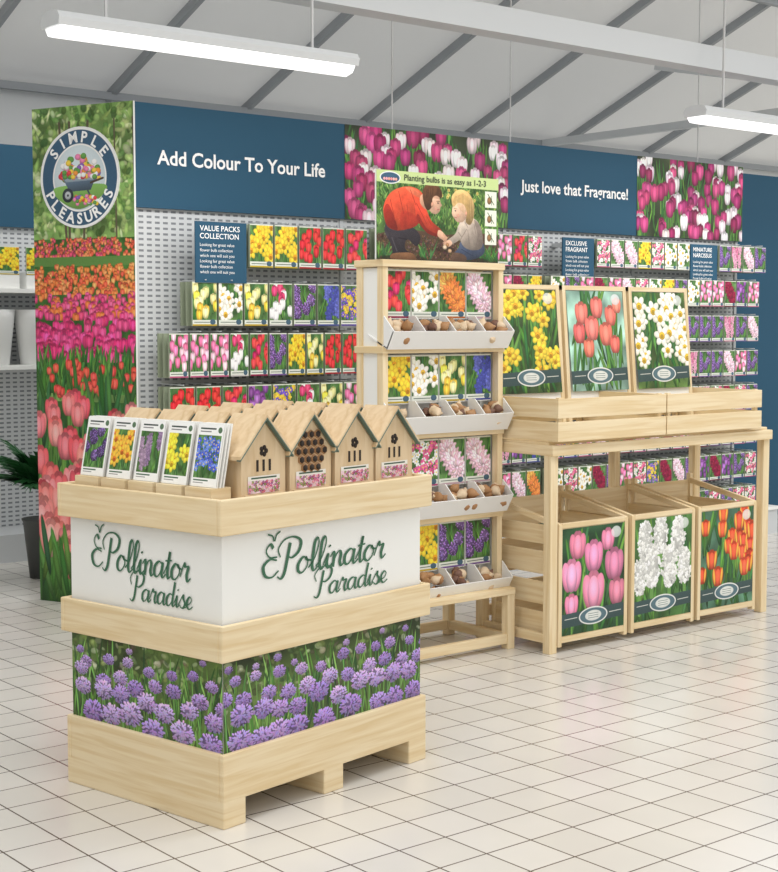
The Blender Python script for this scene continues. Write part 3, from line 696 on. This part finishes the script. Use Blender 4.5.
# seed cards
m=MB()
for k in range(5):
    yc=.735-k*.149;w=.128
    lean=.045
    for d in (0,.016,.03):
        m.ext([(.05+d,yc+w/2,1.15),(.05+d,yc-w/2,1.15),(.05+lean+d,yc-w/2,1.365),(.05+lean+d,yc+w/2,1.365)],(.006,0,0),WHITE)
    yd=Vector((lean,0,.215)).normalized()
    m.quad((.048,yc+w/2,1.152),(0,-1,0),yd,w,.215,CARD,(k/5,0,(k+1)/5,1))
    m.box(.025,.115,yc-w/2-.002,yc+w/2+.002,1.056,1.15,WH)
m.build('seed_packet_cards',M=MBX,fix=False)
# bee hotels
def hotel(v):
    m=MB();w=.215;d=.135;ze=.20;zp=.315
    m.ext([(-w/2,0,0),(w/2,0,0),(w/2,0,ze),(0,0,zp),(-w/2,0,ze)],(0,d,0),WHOUSE)
    for s_ in (-1,1):
        a=Vector((0,-.02,zp+.008));b=Vector((s_*(w/2+.022),-.02,ze-.016));n=Vector((0,0,.014))
        m.ext([a,b,b+n,a+n],(0,d+.03,0),WHOUSE)
        m.ext([a-n*.15-Vector((0,.001,0)),b-n*.15-Vector((0,.001,0)),b+n*.25-Vector((0,.001,0)),a+n*.25-Vector((0,.001,0))],(0,.02,0),TEAL)
    m.quad((-w/2+.03,-.002,.065),XA,ZA,w-.06,.06,HLAB); m.box(-w/2+.012,w/2-.012,-.012,0,.05,.062,WHOUSE)
    if v==0:
        for x in (-.03,0,.03): m.box(x-.005,x+.005,-.0015,0,.14,.18,DARK)
        for a in range(5): t=a*1.257; m.lathe((.012*math.cos(t),-.002,.21+.012*math.sin(t)),[(.009,0),(.009,.002)],DARK,8,(0,1,0))
    else:
        for q in range(-2,3):
            for r in range(-2,3):
                if abs(q+r)>2: continue
                cx=(q+r/2)*.034;cz=.195+r*.0295
                m.lathe((cx,-.005,cz),[(.0165,0),(.0165,.005)],BULBS[0],6,(0,1,0));m.lathe((cx,-.0075,cz),[(.012,0),(.012,.003)],DARK,6,(0,1,0))
    return m
meshes=[hotel(v).build('bee_hotel').data for v in (0,1)]
for o in [o for o in S.objects if o.name.startswith('bee_hotel')]: bpy.data.objects.remove(o)
for ci,xc in enumerate((.25,.488,.726,.955)):
    for r in range(4):
        o=bpy.data.objects.new('bee_hotel',meshes[1 if ci==1 else 0]);S.collection.objects.link(o)
        o.matrix_world=MBX@Matrix.Translation((xc,.05+r*.185,1.056))
# ---------------- lights, world, camera ----------------
w=bpy.data.worlds.new('world');S.world=w;w.use_nodes=True;w.node_tree.nodes['Background'].inputs[0].default_value=(1,.99,.97,1);w.node_tree.nodes['Background'].inputs[1].default_value=.97
def area(n,loc,sx,sy,e,rot=(0,0,0)):
    l=bpy.data.lights.new(n,'AREA');l.shape='RECTANGLE';l.size=sx;l.size_y=sy;l.energy=e;o=bpy.data.objects.new(n,l);o.location=loc;o.rotation_euler=rot;S.collection.objects.link(o);return o
area('strip_lamp_glow',(4.2,6.56,3.04),1.8,.15,20);area('strip_lamp_glow',(9.0,6.56,3.04),1.8,.15,20)
for x in (1.5,6.5,11.5,16): area('overhead_fill_light',(x,3.6,4.2),2.6,1.2,65)  # unseen area lights added overhead to brighten the room, no fixtures there
area('overhead_fill_light',(6,9.2,3.5),5,.8,40);area('overhead_fill_light',(13,9.2,3.5),5,.8,40)  # more added fill lights, behind the display wall
cam=bpy.data.cameras.new('camera');co=bpy.data.objects.new('camera',cam);S.collection.objects.link(co)
cam.sensor_fit='VERTICAL';cam.sensor_height=24;cam.lens=1480/872*24;co.location=(0,0,1.7);co.rotation_euler=(math.radians(90-4.29),0,math.radians(-39.4));S.camera=co
